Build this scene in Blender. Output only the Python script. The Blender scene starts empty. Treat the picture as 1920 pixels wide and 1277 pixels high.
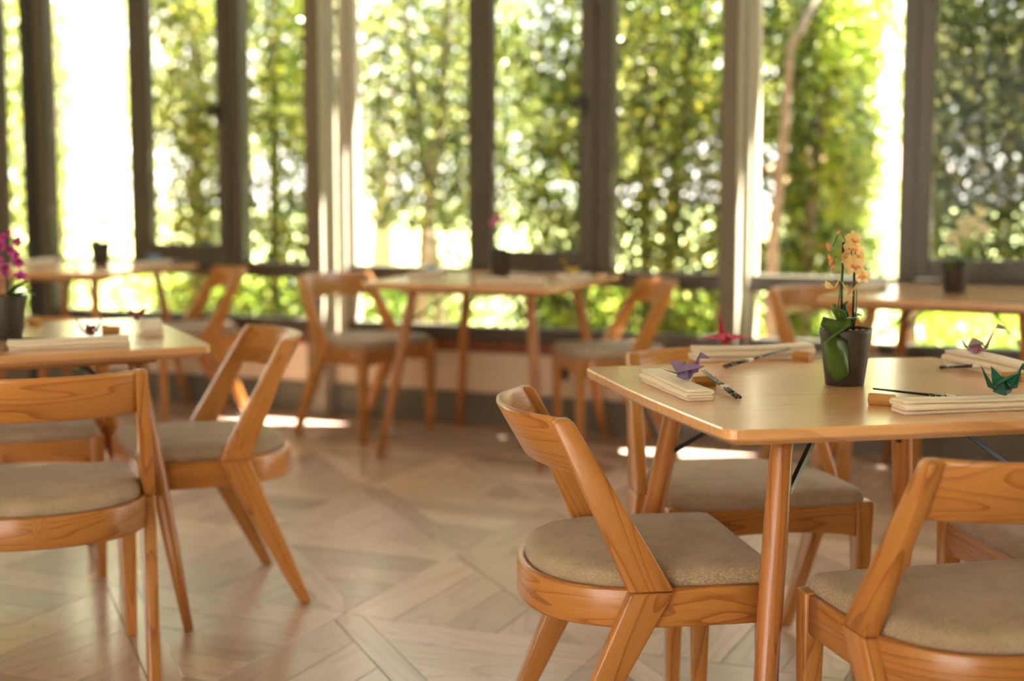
import bpy, bmesh, math, random
import numpy as np
from mathutils import Vector, Matrix
R = math.radians
sc = bpy.context.scene
COL = sc.collection
random.seed(7); rng = np.random.default_rng(11)

# ---------------------------------------------------------------- camera
cd = bpy.data.cameras.new('camera'); cam = bpy.data.objects.new('camera', cd); COL.objects.link(cam)
cam.location = (0, 0, 1.195); cam.rotation_euler = (R(90-6.15), 0, 0)
cd.sensor_width = 36; cd.lens = 2745/1920*36; cd.clip_start = .05; cd.clip_end = 300
cd.dof.use_dof = True; cd.dof.focus_distance = 2.86; cd.dof.aperture_fstop = 1.75; cd.dof.aperture_blades = 0
sc.camera = cam
# ---------------------------------------------------------------- world, sun, exposure
w = bpy.data.worlds.new('sky'); sc.world = w; w.use_nodes = True
nt = w.node_tree; nt.nodes.clear()
out = nt.nodes.new('ShaderNodeOutputWorld'); bg = nt.nodes.new('ShaderNodeBackground')
tc = nt.nodes.new('ShaderNodeTexCoord'); sp = nt.nodes.new('ShaderNodeSeparateXYZ'); cr = nt.nodes.new('ShaderNodeValToRGB')
nt.links.new(tc.outputs['Generated'], sp.inputs[0]); nt.links.new(sp.outputs['Z'], cr.inputs[0])
cr.color_ramp.elements[0].position = 0.0; cr.color_ramp.elements[0].color = (1.0, .93, .86, 1)
cr.color_ramp.elements[1].position = .75; cr.color_ramp.elements[1].color = (.70, .84, 1.0, 1)
nt.links.new(cr.outputs[0], bg.inputs[0]); bg.inputs[1].default_value = 2.0
nt.links.new(bg.outputs[0], out.inputs[0])
T_ = Vector((.9135, -.4067, 0)); N_ = Vector((.4067, .9135, 0))      # along the window wall / outwards through it
sun_dir = (-.50*T_ - .30*N_ - Vector((0, 0, 1))).normalized()
sd = bpy.data.lights.new('sun', 'SUN'); sd.energy = 30; sd.angle = R(.6); sd.color = (1, .93, .80)
sun = bpy.data.objects.new('sun', sd); COL.objects.link(sun)
sun.rotation_euler = sun_dir.to_track_quat('-Z', 'Y').to_euler(); sun.location = (6, 10, 12)
sc.view_settings.view_transform = 'Standard'; sc.view_settings.look = 'None'
sc.view_settings.gamma = 1; sc.view_settings.use_curve_mapping = False; sc.view_settings.exposure = 1.8
sc.cycles.use_denoising = True
sc.cycles.max_bounces = 10; sc.cycles.transparent_max_bounces = 24
sc.cycles.sample_clamp_indirect = 8
sc.cycles.caustics_reflective = False; sc.cycles.caustics_refractive = False

# ---------------------------------------------------------------- materials
def newmat(name):
    m = bpy.data.materials.new(name); m.use_nodes = True
    return m, m.node_tree, m.node_tree.nodes['Principled BSDF']
def N(nt, t, **k):
    n = nt.nodes.new(t)
    for a, b in k.items(): setattr(n, a, b)
    return n
def plain(name, c, rough=.5, metal=0, spec=.5, noise=0, scale=40):
    m, nt, b = newmat(name)
    b.inputs['Base Color'].default_value = (*c, 1); b.inputs['Roughness'].default_value = rough
    b.inputs['Metallic'].default_value = metal; b.inputs['Specular IOR Level'].default_value = spec
    if noise:
        no = N(nt, 'ShaderNodeTexNoise'); no.inputs['Scale'].default_value = scale
        tc = N(nt, 'ShaderNodeTexCoord'); nt.links.new(tc.outputs['Object'], no.inputs['Vector'])
        mr = N(nt, 'ShaderNodeMapRange'); mr.inputs[3].default_value = 1-noise; mr.inputs[4].default_value = 1+noise
        hs = N(nt, 'ShaderNodeHueSaturation'); hs.inputs['Color'].default_value = (*c, 1)
        nt.links.new(no.outputs[0], mr.inputs[0]); nt.links.new(mr.outputs[0], hs.inputs['Value'])
        nt.links.new(hs.outputs[0], b.inputs['Base Color'])
        bp = N(nt, 'ShaderNodeBump'); bp.inputs['Strength'].default_value = .15; bp.inputs['Distance'].default_value = .002
        nt.links.new(no.outputs[0], bp.inputs['Height']); nt.links.new(bp.outputs[0], b.inputs['Normal'])
    return m
def wood(name, light, dark, rough=.36, ring=7.0, coat=.25, tone=False, line=.6, sx=1.0):
    m, nt, b = newmat(name); L = nt.links
    at = N(nt, 'ShaderNodeAttribute', attribute_name='gc'); oi = N(nt, 'ShaderNodeObjectInfo')
    sc_ = N(nt, 'ShaderNodeVectorMath', operation='SCALE'); co = N(nt, 'ShaderNodeCombineXYZ')
    L.new(oi.outputs['Random'], co.inputs[0]); L.new(oi.outputs['Random'], co.inputs[1]); L.new(oi.outputs['Random'], co.inputs[2])
    L.new(co.outputs[0], sc_.inputs[0]); sc_.inputs['Scale'].default_value = 0 if tone else 9.0
    ad = N(nt, 'ShaderNodeVectorMath', operation='ADD'); L.new(at.outputs['Vector'], ad.inputs[0]); L.new(sc_.outputs[0], ad.inputs[1])
    mp = N(nt, 'ShaderNodeMapping'); mp.inputs['Scale'].default_value = (.8*sx, ring, ring); L.new(ad.outputs[0], mp.inputs[0])
    n1 = N(nt, 'ShaderNodeTexNoise'); n1.inputs['Scale'].default_value = 1.0; n1.inputs['Detail'].default_value = 1.5; n1.inputs['Distortion'].default_value = .35
    L.new(mp.outputs[0], n1.inputs['Vector'])
    mu = N(nt, 'ShaderNodeMath', operation='MULTIPLY'); mu.inputs[1].default_value = 15; L.new(n1.outputs[0], mu.inputs[0])
    fr = N(nt, 'ShaderNodeMath', operation='FRACT'); L.new(mu.outputs[0], fr.inputs[0])
    rp = N(nt, 'ShaderNodeValToRGB'); e = rp.color_ramp.elements
    e[0].position = 0; e[0].color = (0, 0, 0, 1); e[1].position = 1; e[1].color = (1, 1, 1, 1)
    rp.color_ramp.elements.new(.5).color = (.06, .06, .06, 1); rp.color_ramp.elements.new(.78).color = (.28, .28, .28, 1); rp.color_ramp.elements.new(.93).color = (1, 1, 1, 1)
    L.new(fr.outputs[0], rp.inputs[0])
    mp2 = N(nt, 'ShaderNodeMapping'); mp2.inputs['Scale'].default_value = (9*sx, 420, 420); L.new(ad.outputs[0], mp2.inputs[0])
    n2 = N(nt, 'ShaderNodeTexNoise'); n2.inputs['Scale'].default_value = 1.0; n2.inputs['Detail'].default_value = 2; L.new(mp2.outputs[0], n2.inputs['Vector'])
    m1 = N(nt, 'ShaderNodeMath', operation='MULTIPLY'); m1.inputs[1].default_value = line; L.new(rp.outputs[0], m1.inputs[0])
    m2 = N(nt, 'ShaderNodeMath', operation='MULTIPLY_ADD'); m2.inputs[1].default_value = .55; m2.inputs[2].default_value = -.12; L.new(n2.outputs[0], m2.inputs[0])
    aa = N(nt, 'ShaderNodeMath', operation='ADD', use_clamp=True); L.new(m1.outputs[0], aa.inputs[0]); L.new(m2.outputs[0], aa.inputs[1])
    mx = N(nt, 'ShaderNodeMix', data_type='RGBA'); mx.inputs[6].default_value = (*light, 1); mx.inputs[7].default_value = (*dark, 1)
    L.new(aa.outputs[0], mx.inputs[0])
    hs = N(nt, 'ShaderNodeHueSaturation'); L.new(mx.outputs[2], hs.inputs['Color'])
    mr = N(nt, 'ShaderNodeMapRange')
    if tone:
        a2 = N(nt, 'ShaderNodeAttribute', attribute_name='tone'); L.new(a2.outputs['Fac'], mr.inputs[0])
        mr.inputs[3].default_value = .62; mr.inputs[4].default_value = 1.25
    else:
        L.new(oi.outputs['Random'], mr.inputs[0]); mr.inputs[3].default_value = .88; mr.inputs[4].default_value = 1.1
    L.new(mr.outputs[0], hs.inputs['Value']); L.new(hs.outputs[0], b.inputs['Base Color'])
    b.inputs['Roughness'].default_value = rough; b.inputs['Coat Weight'].default_value = coat; b.inputs['Coat Roughness'].default_value = .18
    bp = N(nt, 'ShaderNodeBump'); bp.inputs['Strength'].default_value = .12; bp.inputs['Distance'].default_value = .001
    L.new(n2.outputs[0], bp.inputs['Height']); L.new(bp.outputs[0], b.inputs['Normal'])
    return m
M = {}
M['ash'] = wood('honey_ash_wood', (.55, .235, .055), (.27, .085, .016), rough=.34, ring=10)
M['top'] = wood('oak_table_top', (.78, .44, .20), (.56, .28, .10), rough=.27, ring=9, coat=.6, line=.45, sx=.8)
M['leg'] = wood('oak_table_leg', (.50, .20, .052), (.28, .085, .018), rough=.34, ring=12)
M['floor'] = wood('parquet_wood', (.66, .475, .39), (.42, .29, .225), rough=.27, ring=5, coat=.35, tone=True, line=.35)
M['sub'] = plain('floor_joint', (.10, .07, .045), .6)
M['steel'] = plain('black_steel', (.012, .012, .012), .35, 0)
M['frame'] = plain('painted_window_frame', (.070, .059, .044), .42, noise=.08, scale=12)
M['pier'] = plain('painted_pier', (.15, .115, .08), .5, noise=.08, scale=8)
M['blackframe'] = plain('black_frame', (.012, .012, .012), .5)
M['plaster'] = plain('warm_plaster', (.82, .64, .47), .8, noise=.06, scale=18)
M['base'] = plain('grey_baseboard_paint', (.15, .13, .10), .5, noise=.05, scale=10)
M['ceil'] = plain('ceiling_paint', (.62, .58, .52), .8)
M['tile'] = plain('red_brown_tile', (.22, .065, .035), .4, noise=.2, scale=14)
M['pot'] = plain('dark_clay_pot', (.034, .027, .022), .5, noise=.12, scale=60)
M['stake'] = plain('dark_stake', (.008, .016, .008), .4)
M['stem'] = plain('green_stem', (.06, .11, .02), .5)
M['pebble'] = plain('bark_pebble', (.55, .33, .16), .7, noise=.3, scale=60)
M['soil'] = plain('dark_soil', (.06, .04, .025), .9, noise=.4, scale=90)
M['gold'] = plain('rest_wood', (.50, .26, .07), .35, noise=.12, scale=50)
M['stick'] = plain('black_lacquer', (.010, .008, .008), .25)
M['sticktip'] = plain('dark_red_lacquer', (.09, .012, .012), .3)
M['band'] = plain('white_paper_band', (.82, .76, .66), .7)
M['trunk'] = plain('grey_bark', (.27, .21, .16), .85, noise=.3, scale=18)
M['brick'] = plain('pale_garden_wall', (.70, .66, .60), .8)
M['roof'] = plain('brown_roof', (.40, .20, .12), .8)
M['lawn'] = plain('sunlit_lawn', (.30, .34, .13), .9, noise=.5, scale=6)
M['paving'] = plain('pale_paving', (.58, .50, .41), .85, noise=.1, scale=4)
M['plate'] = plain('pale_plate', (.75, .80, .88), .3)
# stick pattern
m, nt, b = newmat('patterned_lacquer'); M['pattern'] = m
tc = N(nt, 'ShaderNodeTexCoord'); vo = N(nt, 'ShaderNodeTexVoronoi'); vo.inputs['Scale'].default_value = 260
nt.links.new(tc.outputs['Object'], vo.inputs['Vector']); rp = N(nt, 'ShaderNodeValToRGB')
rp.color_ramp.elements[0].color = (.7, .66, .6, 1); rp.color_ramp.elements[1].color = (.012, .01, .01, 1)
rp.color_ramp.elements[0].position = .30; rp.color_ramp.elements[1].position = .36
nt.links.new(vo.outputs['Distance'], rp.inputs[0]); nt.links.new(rp.outputs[0], b.inputs['Base Color']); b.inputs['Roughness'].default_value = .3
# upholstery
def cloth(name, c1, c2, sc1=900, bump=.4, stretch=(1, 1, 1)):
    m, nt, b = newmat(name)
    tc = N(nt, 'ShaderNodeTexCoord'); mp = N(nt, 'ShaderNodeMapping'); mp.inputs['Scale'].default_value = stretch
    nt.links.new(tc.outputs['Object'], mp.inputs[0])
    no = N(nt, 'ShaderNodeTexNoise'); no.inputs['Scale'].default_value = sc1; no.inputs['Detail'].default_value = 1
    nt.links.new(mp.outputs[0], no.inputs['Vector'])
    n3 = N(nt, 'ShaderNodeTexNoise'); n3.inputs['Scale'].default_value = 14; nt.links.new(tc.outputs['Object'], n3.inputs['Vector'])
    ad = N(nt, 'ShaderNodeMath', operation='MULTIPLY_ADD'); ad.inputs[1].default_value = .25; nt.links.new(n3.outputs[0], ad.inputs[0])
    mm = N(nt, 'ShaderNodeMath', operation='MULTIPLY'); mm.inputs[1].default_value = .75; nt.links.new(no.outputs[0], mm.inputs[0]); nt.links.new(mm.outputs[0], ad.inputs[2])
    mr = N(nt, 'ShaderNodeMapRange'); mr.inputs[1].default_value = .36; mr.inputs[2].default_value = .64; nt.links.new(ad.outputs[0], mr.inputs[0])
    mx = N(nt, 'ShaderNodeMix', data_type='RGBA'); mx.inputs[6].default_value = (*c1, 1); mx.inputs[7].default_value = (*c2, 1)
    nt.links.new(mr.outputs[0], mx.inputs[0]); nt.links.new(mx.outputs[2], b.inputs['Base Color'])
    b.inputs['Roughness'].default_value = .9; b.inputs['Specular IOR Level'].default_value = .15
    b.inputs['Sheen Weight'].default_value = .25
    bp = N(nt, 'ShaderNodeBump'); bp.inputs['Strength'].default_value = bump; bp.inputs['Distance'].default_value = .0015
    nt.links.new(no.outputs[0], bp.inputs['Height']); nt.links.new(bp.outputs[0], b.inputs['Normal'])
    return m
M['seat'] = cloth('taupe_woven_fabric', (.29, .205, .125), (.54, .42, .29), 170, .6, (9, 1, 3))
M['linen'] = cloth('cream_linen', (.80, .68, .50), (.88, .78, .62), 500, .15)
# glass: thin pane, transparent with a Fresnel sheen
m = bpy.data.materials.new('window_glass'); m.use_nodes = True; nt = m.node_tree; nt.nodes.clear(); M['glass'] = m
o_ = N(nt, 'ShaderNodeOutputMaterial'); tr = N(nt, 'ShaderNodeBsdfTransparent'); gl = N(nt, 'ShaderNodeBsdfGlossy'); gl.inputs['Roughness'].default_value = .02
tr.inputs[0].default_value = (.97, .98, .96, 1)
lw = N(nt, 'ShaderNodeLayerWeight'); lw.inputs['Blend'].default_value = .5
pw = N(nt, 'ShaderNodeMath', operation='POWER'); pw.inputs[1].default_value = 5; nt.links.new(lw.outputs['Facing'], pw.inputs[0])
fz = N(nt, 'ShaderNodeMath', operation='MULTIPLY_ADD'); fz.inputs[1].default_value = .8; fz.inputs[2].default_value = .003; nt.links.new(pw.outputs[0], fz.inputs[0])
ms = N(nt, 'ShaderNodeMixShader')
nt.links.new(fz.outputs[0], ms.inputs[0]); nt.links.new(tr.outputs[0], ms.inputs[1]); nt.links.new(gl.outputs[0], ms.inputs[2]); nt.links.new(ms.outputs[0], o_.inputs[0])
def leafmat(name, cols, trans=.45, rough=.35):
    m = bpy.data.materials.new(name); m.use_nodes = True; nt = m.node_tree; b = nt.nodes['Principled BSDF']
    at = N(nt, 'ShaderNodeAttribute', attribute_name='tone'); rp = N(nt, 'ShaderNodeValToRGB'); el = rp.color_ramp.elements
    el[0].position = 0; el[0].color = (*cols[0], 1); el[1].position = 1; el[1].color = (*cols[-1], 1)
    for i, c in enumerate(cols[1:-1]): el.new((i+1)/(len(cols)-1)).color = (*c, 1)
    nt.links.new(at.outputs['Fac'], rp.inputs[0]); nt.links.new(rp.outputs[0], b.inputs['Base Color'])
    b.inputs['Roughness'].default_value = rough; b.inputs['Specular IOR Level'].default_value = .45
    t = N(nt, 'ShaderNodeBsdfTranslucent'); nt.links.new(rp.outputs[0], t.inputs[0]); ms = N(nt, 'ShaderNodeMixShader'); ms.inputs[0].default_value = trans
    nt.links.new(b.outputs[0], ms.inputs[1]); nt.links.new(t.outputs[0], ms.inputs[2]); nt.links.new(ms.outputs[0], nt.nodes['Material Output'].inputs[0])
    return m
M['leaf_mid'] = leafmat('ivy_leaf', [(.008, .018, .003), (.035, .065, .006), (.15, .21, .015), (.46, .40, .05)])
M['leaf_dark'] = leafmat('dark_leaf', [(.005, .014, .003), (.018, .038, .006), (.07, .11, .012), (.36, .36, .06)], .25, .42)
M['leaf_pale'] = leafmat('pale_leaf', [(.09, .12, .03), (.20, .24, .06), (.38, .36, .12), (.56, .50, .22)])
M['leaf_lime'] = leafmat('lime_leaf', [(.05, .10, .01), (.16, .26, .02), (.34, .44, .04), (.54, .54, .12)])
def thin(name, c, c2=None, trans=.35, scale=60):
    m, nt, b = newmat(name); b.inputs['Roughness'].default_value = .6
    t = N(nt, 'ShaderNodeBsdfTranslucent'); ms = N(nt, 'ShaderNodeMixShader'); ms.inputs[0].default_value = trans
    if c2:
        tc = N(nt, 'ShaderNodeTexCoord'); no = N(nt, 'ShaderNodeTexNoise'); no.inputs['Scale'].default_value = scale
        nt.links.new(tc.outputs['Object'], no.inputs['Vector']); rp = N(nt, 'ShaderNodeValToRGB')
        rp.color_ramp.elements[0].position = .42; rp.color_ramp.elements[1].position = .6
        rp.color_ramp.elements[0].color = (*c, 1); rp.color_ramp.elements[1].color = (*c2, 1)
        nt.links.new(no.outputs[0], rp.inputs[0]); nt.links.new(rp.outputs[0], b.inputs['Base Color']); nt.links.new(rp.outputs[0], t.inputs[0])
    else:
        b.inputs['Base Color'].default_value = (*c, 1); t.inputs[0].default_value = (*c, 1)
    nt.links.new(b.outputs[0], ms.inputs[1]); nt.links.new(t.outputs[0], ms.inputs[2]); nt.links.new(ms.outputs[0], nt.nodes['Material Output'].inputs[0])
    return m
M['orchidleaf'] = plain('orchid_leaf', (.045, .10, .012), .38, noise=.25, scale=30)

# ---------------------------------------------------------------- mesh helpers
def link(name, me, parent=None, loc=None, rz=0):
    o = bpy.data.objects.new(name, me); COL.objects.link(o)
    if parent: o.parent = parent
    if loc is not None: o.location = loc
    if rz: o.rotation_euler = (0, 0, rz)
    return o
def mesh(name, V, F, mat, smooth=False, gc=None, bevel=0, seg=1, tone=None):
    """a mesh from vertices and faces; gc gives the grain coordinates (x runs along the grain)"""
    me = bpy.data.meshes.new(name)
    bm = bmesh.new(); vs = [bm.verts.new(v) for v in V]
    for f in F:
        try: bm.faces.new([vs[i] for i in f])
        except ValueError: pass
    bmesh.ops.recalc_face_normals(bm, faces=bm.faces)
    if bevel:
        es = [e for e in bm.edges if len(e.link_faces) == 2 and e.calc_face_angle(0) > .5]
        bmesh.ops.bevel(bm, geom=es, offset=bevel, segments=seg, affect='EDGES', profile=.5)
    bm.to_mesh(me); bm.free(); me.materials.append(mat)
    fin(me, smooth, gc, tone); return me
def fin(me, smooth=False, gc=None, tone=None):
    if smooth: me.polygons.foreach_set('use_smooth', [True]*len(me.polygons))
    if gc:
        a = me.attributes.new('gc', 'FLOAT_VECTOR', 'POINT')
        d = []
        for v in me.vertices: d += gc(v.co)
        a.data.foreach_set('vector', d)
    if tone is not None:
        a = me.attributes.new('tone', 'FLOAT', 'POINT'); a.data.foreach_set('value', [tone]*len(me.vertices))
GX = lambda c: [c[0], c[1], c[2]]
GY = lambda c: [c[1], c[0], c[2]]
GZ = lambda c: [c[2], c[0], c[1]]
def galong(d):
    d = Vector(d).normalized(); a = d.orthogonal().normalized(); b_ = d.cross(a)
    return lambda c: [c.dot(d), c.dot(a), c.dot(b_)]
BOXF = [(0, 1, 2, 3), (4, 7, 6, 5), (0, 4, 5, 1), (1, 5, 6, 2), (2, 6, 7, 3), (3, 7, 4, 0)]
def boxv(x0, x1, y0, y1, z0, z1):
    return [(x0, y0, z0), (x1, y0, z0), (x1, y1, z0), (x0, y1, z0), (x0, y0, z1), (x1, y0, z1), (x1, y1, z1), (x0, y1, z1)]
def prism(poly_bot, poly_top):
    n = len(poly_bot); V = list(poly_bot)+list(poly_top)
    F = [tuple(range(n)), tuple(range(n, 2*n))]+[(i, (i+1) % n, n+(i+1) % n, n+i) for i in range(n)]
    return V, F
def tube(pts, rad, n=8, cap=True):
    V = []; F = []; P = [Vector(p) for p in pts]
    up = None
    for i, p in enumerate(P):
        d = (P[min(i+1, len(P)-1)]-P[max(i-1, 0)]).normalized()
        if up is None: up = d.orthogonal().normalized()
        up = (up-d*up.dot(d)).normalized(); s = d.cross(up)
        r = rad[i] if isinstance(rad, (list, tuple)) else rad
        for k in range(n):
            a = 2*math.pi*k/n; V.append(p+(up*math.cos(a)+s*math.sin(a))*r)
    for i in range(len(P)-1):
        for k in range(n): F.append((i*n+k, i*n+(k+1) % n, (i+1)*n+(k+1) % n, (i+1)*n+k))
    if cap: F += [tuple(range(n)), tuple(range((len(P)-1)*n, len(P)*n))]
    return V, F
def lathe(prof, n=32):
    V = []; F = []
    for r, z in prof:
        for k in range(n): V.append((r*math.cos(2*math.pi*k/n), r*math.sin(2*math.pi*k/n), z))
    for i in range(len(prof)-1):
        for k in range(n): F.append((i*n+k, i*n+(k+1) % n, (i+1)*n+(k+1) % n, (i+1)*n+k))
    F += [tuple(range(n)), tuple(range((len(prof)-1)*n, len(prof)*n))]
    return V, F
def join(parts):
    V = []; F = []
    for v, f in parts:
        o = len(V); V += list(v); F += [tuple(i+o for i in g) for g in f]
    return V, F
def empty(name, loc, rz, label, cat, group=None):
    o = link(name, None, None, loc, rz); o.empty_display_size = .1
    o['label'] = label; o['category'] = cat
    if group: o['group'] = group
    return o
def tag(o, label, cat, group=None, kind=None):
    o['label'] = label; o['category'] = cat
    if group: o['group'] = group
    if kind: o['kind'] = kind
    return o
def struct(o, label=None, cat=None):
    o['kind'] = 'structure'
    if label: o['label'] = label
    if cat: o['category'] = cat
    return o
def copy_tree(o, loc, rz, label, group=None):
    c = o.copy(); COL.objects.link(c); c.location = loc; c.rotation_euler = (0, 0, rz); c['label'] = label
    if group: c['group'] = group
    for ch in list(o.children):
        d = ch.copy(); COL.objects.link(d); d.parent = c
        for g in list(ch.children):
            e = g.copy(); COL.objects.link(e); e.parent = d
    return c
W0 = Vector((0, 7.11, 0))
def wp(s, d, z):
    p = W0+T_*(s*1.0157)+N_*d
    if .3 < z < 2.55: z -= (1.195-z)*.0157
    return (p.x, p.y, z)
def wbox(s0, s1, d0, d1, z0, z1):
    return [wp(s0, d0, z0), wp(s1, d0, z0), wp(s1, d1, z0), wp(s0, d1, z0), wp(s0, d0, z1), wp(s1, d0, z1), wp(s1, d1, z1), wp(s0, d1, z1)]

# ---------------------------------------------------------------- room shell
HT = 2.62; CE = 2.85
floor = struct(link('floor', mesh('floor', *prism([(-6.5, -3.5, -.12), (7, -3.5, -.12), (7, 3.9, -.12), (-6.5, 9.95, -.12)], [(-6.5, -3.5, -.006), (7, -3.5, -.006), (7, 3.9, -.006), (-6.5, 9.95, -.006)]), M['sub'])), 'dark joints showing between the parquet planks', 'floor')
S0, S1 = -5.6, 5.6
struct(link('ceiling', mesh('ceiling', *prism([(-6.5, -3.5, CE), (7, -3.5, CE), (7, 4.0, CE), (-6.5, 9.97, CE)], [(-6.5, -3.5, CE+.1), (7, -3.5, CE+.1), (7, 4.0, CE+.1), (-6.5, 9.97, CE+.1)]), M['ceil'])), 'pale ceiling above the tables', 'ceiling')
struct(link('wall_front', mesh('wall_front', wbox(S0, S1, .03, .16, 0, .365), BOXF, M['plaster'])), 'low cream plaster wall beneath the windows', 'wall')
struct(link('wall_top', mesh('wall_top', wbox(S0, S1, .0, .16, HT, CE), BOXF, M['plaster'])), 'plaster strip above the windows', 'wall')
struct(link('baseboard_front', mesh('baseboard_front', *join([(wbox(S0, S1, .004, .03, 0, .14), BOXF), (wbox(S0, S1, .012, .03, .14, .158), BOXF)]), M['base'])), 'wide grey baseboard under the cream wall', 'baseboard')
bo = join([(boxv(-6.4, -5.6, -3.5, -3.35, 0, CE), BOXF), (boxv(-.8, 6.9, -3.5, -3.35, 0, CE), BOXF), (boxv(-5.6, -.8, -3.5, -3.35, 2.65, CE), BOXF)])  # the opening is unseen, placed and sized to set the fill light
struct(link('wall_back', mesh('wall_back', *bo, M['plaster'])), 'plaster wall behind the camera with a wide opening added for fill light', 'wall')
struct(link('wall_left', mesh('wall_left', boxv(-6.5, -6.38, -3.5, 9.9, 0, CE), BOXF, M['plaster'])), 'plaster wall far out of frame on the left', 'wall')
struct(link('wall_right', mesh('wall_right', boxv(6.88, 7.0, -3.5, 4.0, 0, CE), BOXF, M['plaster'])), 'plaster wall out of frame on the right', 'wall')
sill = struct(link('trim_1', mesh('trim_1', wbox(S0, S1, .0, .16, .362, .376), BOXF, M['plaster'])), 'mortar bed of the red tile sill', 'trim')
tb = mesh('brick', wbox(-.1, .1, -.018, .10, .377, .43), BOXF, M['tile'], bevel=.004)
for i in range(-25, 26):
    o = link('brick', tb, sill); o.location = T_*(i*.212+.05)+Vector((0, 0, random.uniform(-.0012, .0012)))
struct(link('roof_eave', mesh('roof_eave', wbox(-6, 6, .0, .44, CE, CE+.1), BOXF, M['ceil'])), 'roof overhang above the windows outside', 'roof')
# window units: frame members, opening sashes with handle, glass panes
def member(name, s0, s1, d0, d1, z0, z1, par, mat='frame'):
    return link(name, mesh(name, wbox(s0, s1, d0, d1, z0, z1), BOXF, M[mat], bevel=.004), par)
def unit(idx, sl, sr, p1, m1, sa, m2, p2, label):
    """one bay: left pane | mullion | sash | mullion | right pane over one long low pane"""
    root = struct(link('window_%d' % idx, mesh('window_%d' % idx, wbox(sl, sr, -.005, .09, .43, .50), BOXF, M['frame'], bevel=.004)), label, 'window')
    member('rail', sl, sr, -.005, .09, .71, .785, root)
    member('head', sl, sr, -.005, .09, HT-.07, HT, root)
    member('mullion', m1[0], m1[1], -.01, .09, .785, HT-.07, root)
    member('mullion', m2[0], m2[1], -.01, .09, .785, HT-.07, root)
    sash = member('sash', m1[1], sa[0], -.02, .045, .79, HT-.075, root)
    for (a, b, c, d) in ((sa[1], m2[0], .79, HT-.075), (sa[0], sa[1], .79, .873), (sa[0], sa[1], HT-.15, HT-.075)):
        link('sash_rail' if c != .79 or d == .873 else 'stile', mesh('stile', wbox(a, b, -.02, .045, c, d), BOXF, M['frame'], bevel=.004), sash)
    sh = (sa[1]+m2[0])/2-.02
    hv = join([(wbox(sh-.014, sh+.014, -.032, -.02, 1.50, 1.60), BOXF), (wbox(sh-.012, sh+.012, -.06, -.032, 1.545, 1.57), BOXF), (wbox(sh-.05, sh+.012, -.068, -.055, 1.535, 1.578), BOXF)])
    link('handle', mesh('handle', *hv, M['steel'], bevel=.003), sash)['label'] = 'black window handle'
    for a, b, c, d, k in ((p1[0], p1[1], .785, HT-.07, .05), (sa[0], sa[1], .873, HT-.15, .012), (p2[0], p2[1], .785, HT-.07, .05), (sl, sr, .50, .71, .05)):
        link('pane', mesh('pane', wbox(a, b, k, k+.004, c, d), BOXF, M['glass']), root)
    return root
unit(1, -2.80, -1.115, (-2.80, -2.24), (-2.24, -2.17), (-2.105, -1.669), (-1.60, -1.53), (-1.53, -1.115), 'left window bay with opening sash behind the far left table')
unit(2, -.94, 1.04, (-.87, -.226), (-.226, -.15), (-.10, .355), (.43, .505), (.505, 1.04), 'middle window bay with opening sash behind the middle table')
unit(3, 1.135, 3.14, (1.17, 1.806), (1.806, 1.875), (1.94, 2.40), (2.47, 2.54), (2.54, 3.14), 'right window bay with opening sash behind the far right table')
unit(4, -4.9, -3.08, (-4.9, -4.3), (-4.3, -4.23), (-4.17, -3.74), (-3.67, -3.60), (-3.60, -3.2), 'leftmost window bay at the edge of the picture')
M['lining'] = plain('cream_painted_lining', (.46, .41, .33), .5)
def pier(idx, s0, s1, d0, d1, jambs, label, mat='pier'):
    o = struct(link('trim_%d' % idx, mesh('trim_%d' % idx, wbox(s0, s1, d0, d1, 0, CE), BOXF, M[mat], bevel=.004)), label, 'post')
    if mat == 'pier':
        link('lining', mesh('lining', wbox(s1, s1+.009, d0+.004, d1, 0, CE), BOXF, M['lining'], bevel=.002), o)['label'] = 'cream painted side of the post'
    for a, b, c, d in jambs:
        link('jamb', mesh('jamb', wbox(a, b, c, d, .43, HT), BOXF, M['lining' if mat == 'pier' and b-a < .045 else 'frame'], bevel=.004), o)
    link('pane', mesh('pane', wbox(s1, jambs[0][0], .05, .054, .43, HT), BOXF, M['glass']), o)
pier(2, -1.09, -1.005, -.10, .06, [(-.94, -.905, -.02, .08), (-.905, -.87, .02, .08)], 'brown post left of the middle window bay, lit on its right side')
pier(3, 1.045, 1.12, -.10, .06, [(1.145, 1.16, -.02, .08), (1.16, 1.18, .02, .08)], 'brown post between the middle and right window bays')
pier(4, 3.14, 3.22, -.06, .10, [(3.26, 3.30, -.02, .10)], 'brown post beyond the right window bay')
pier(5, -2.985, -2.905, -.0, .07, [(-2.885, -2.80, .0, .08)], 'black post left of the left window bay', 'blackframe')
unit(5, 3.30, 5.2, (3.30, 3.9), (3.9, 3.97), (4.03, 4.5), (4.57, 4.64), (4.64, 5.2), 'window bay out of frame on the right')
link('frame_member', mesh('frame_member', wbox(-3.23, -3.125, .02, .06, .43, HT), BOXF, M['frame'], bevel=.004), bpy.data.objects['window_4'])
link('outlet', mesh('outlet', wbox(.215, .285, .018, .03, .245, .325), BOXF, M['blackframe'], bevel=.003), bpy.data.objects['wall_front'])['label'] = 'black socket in the low wall'

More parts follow.
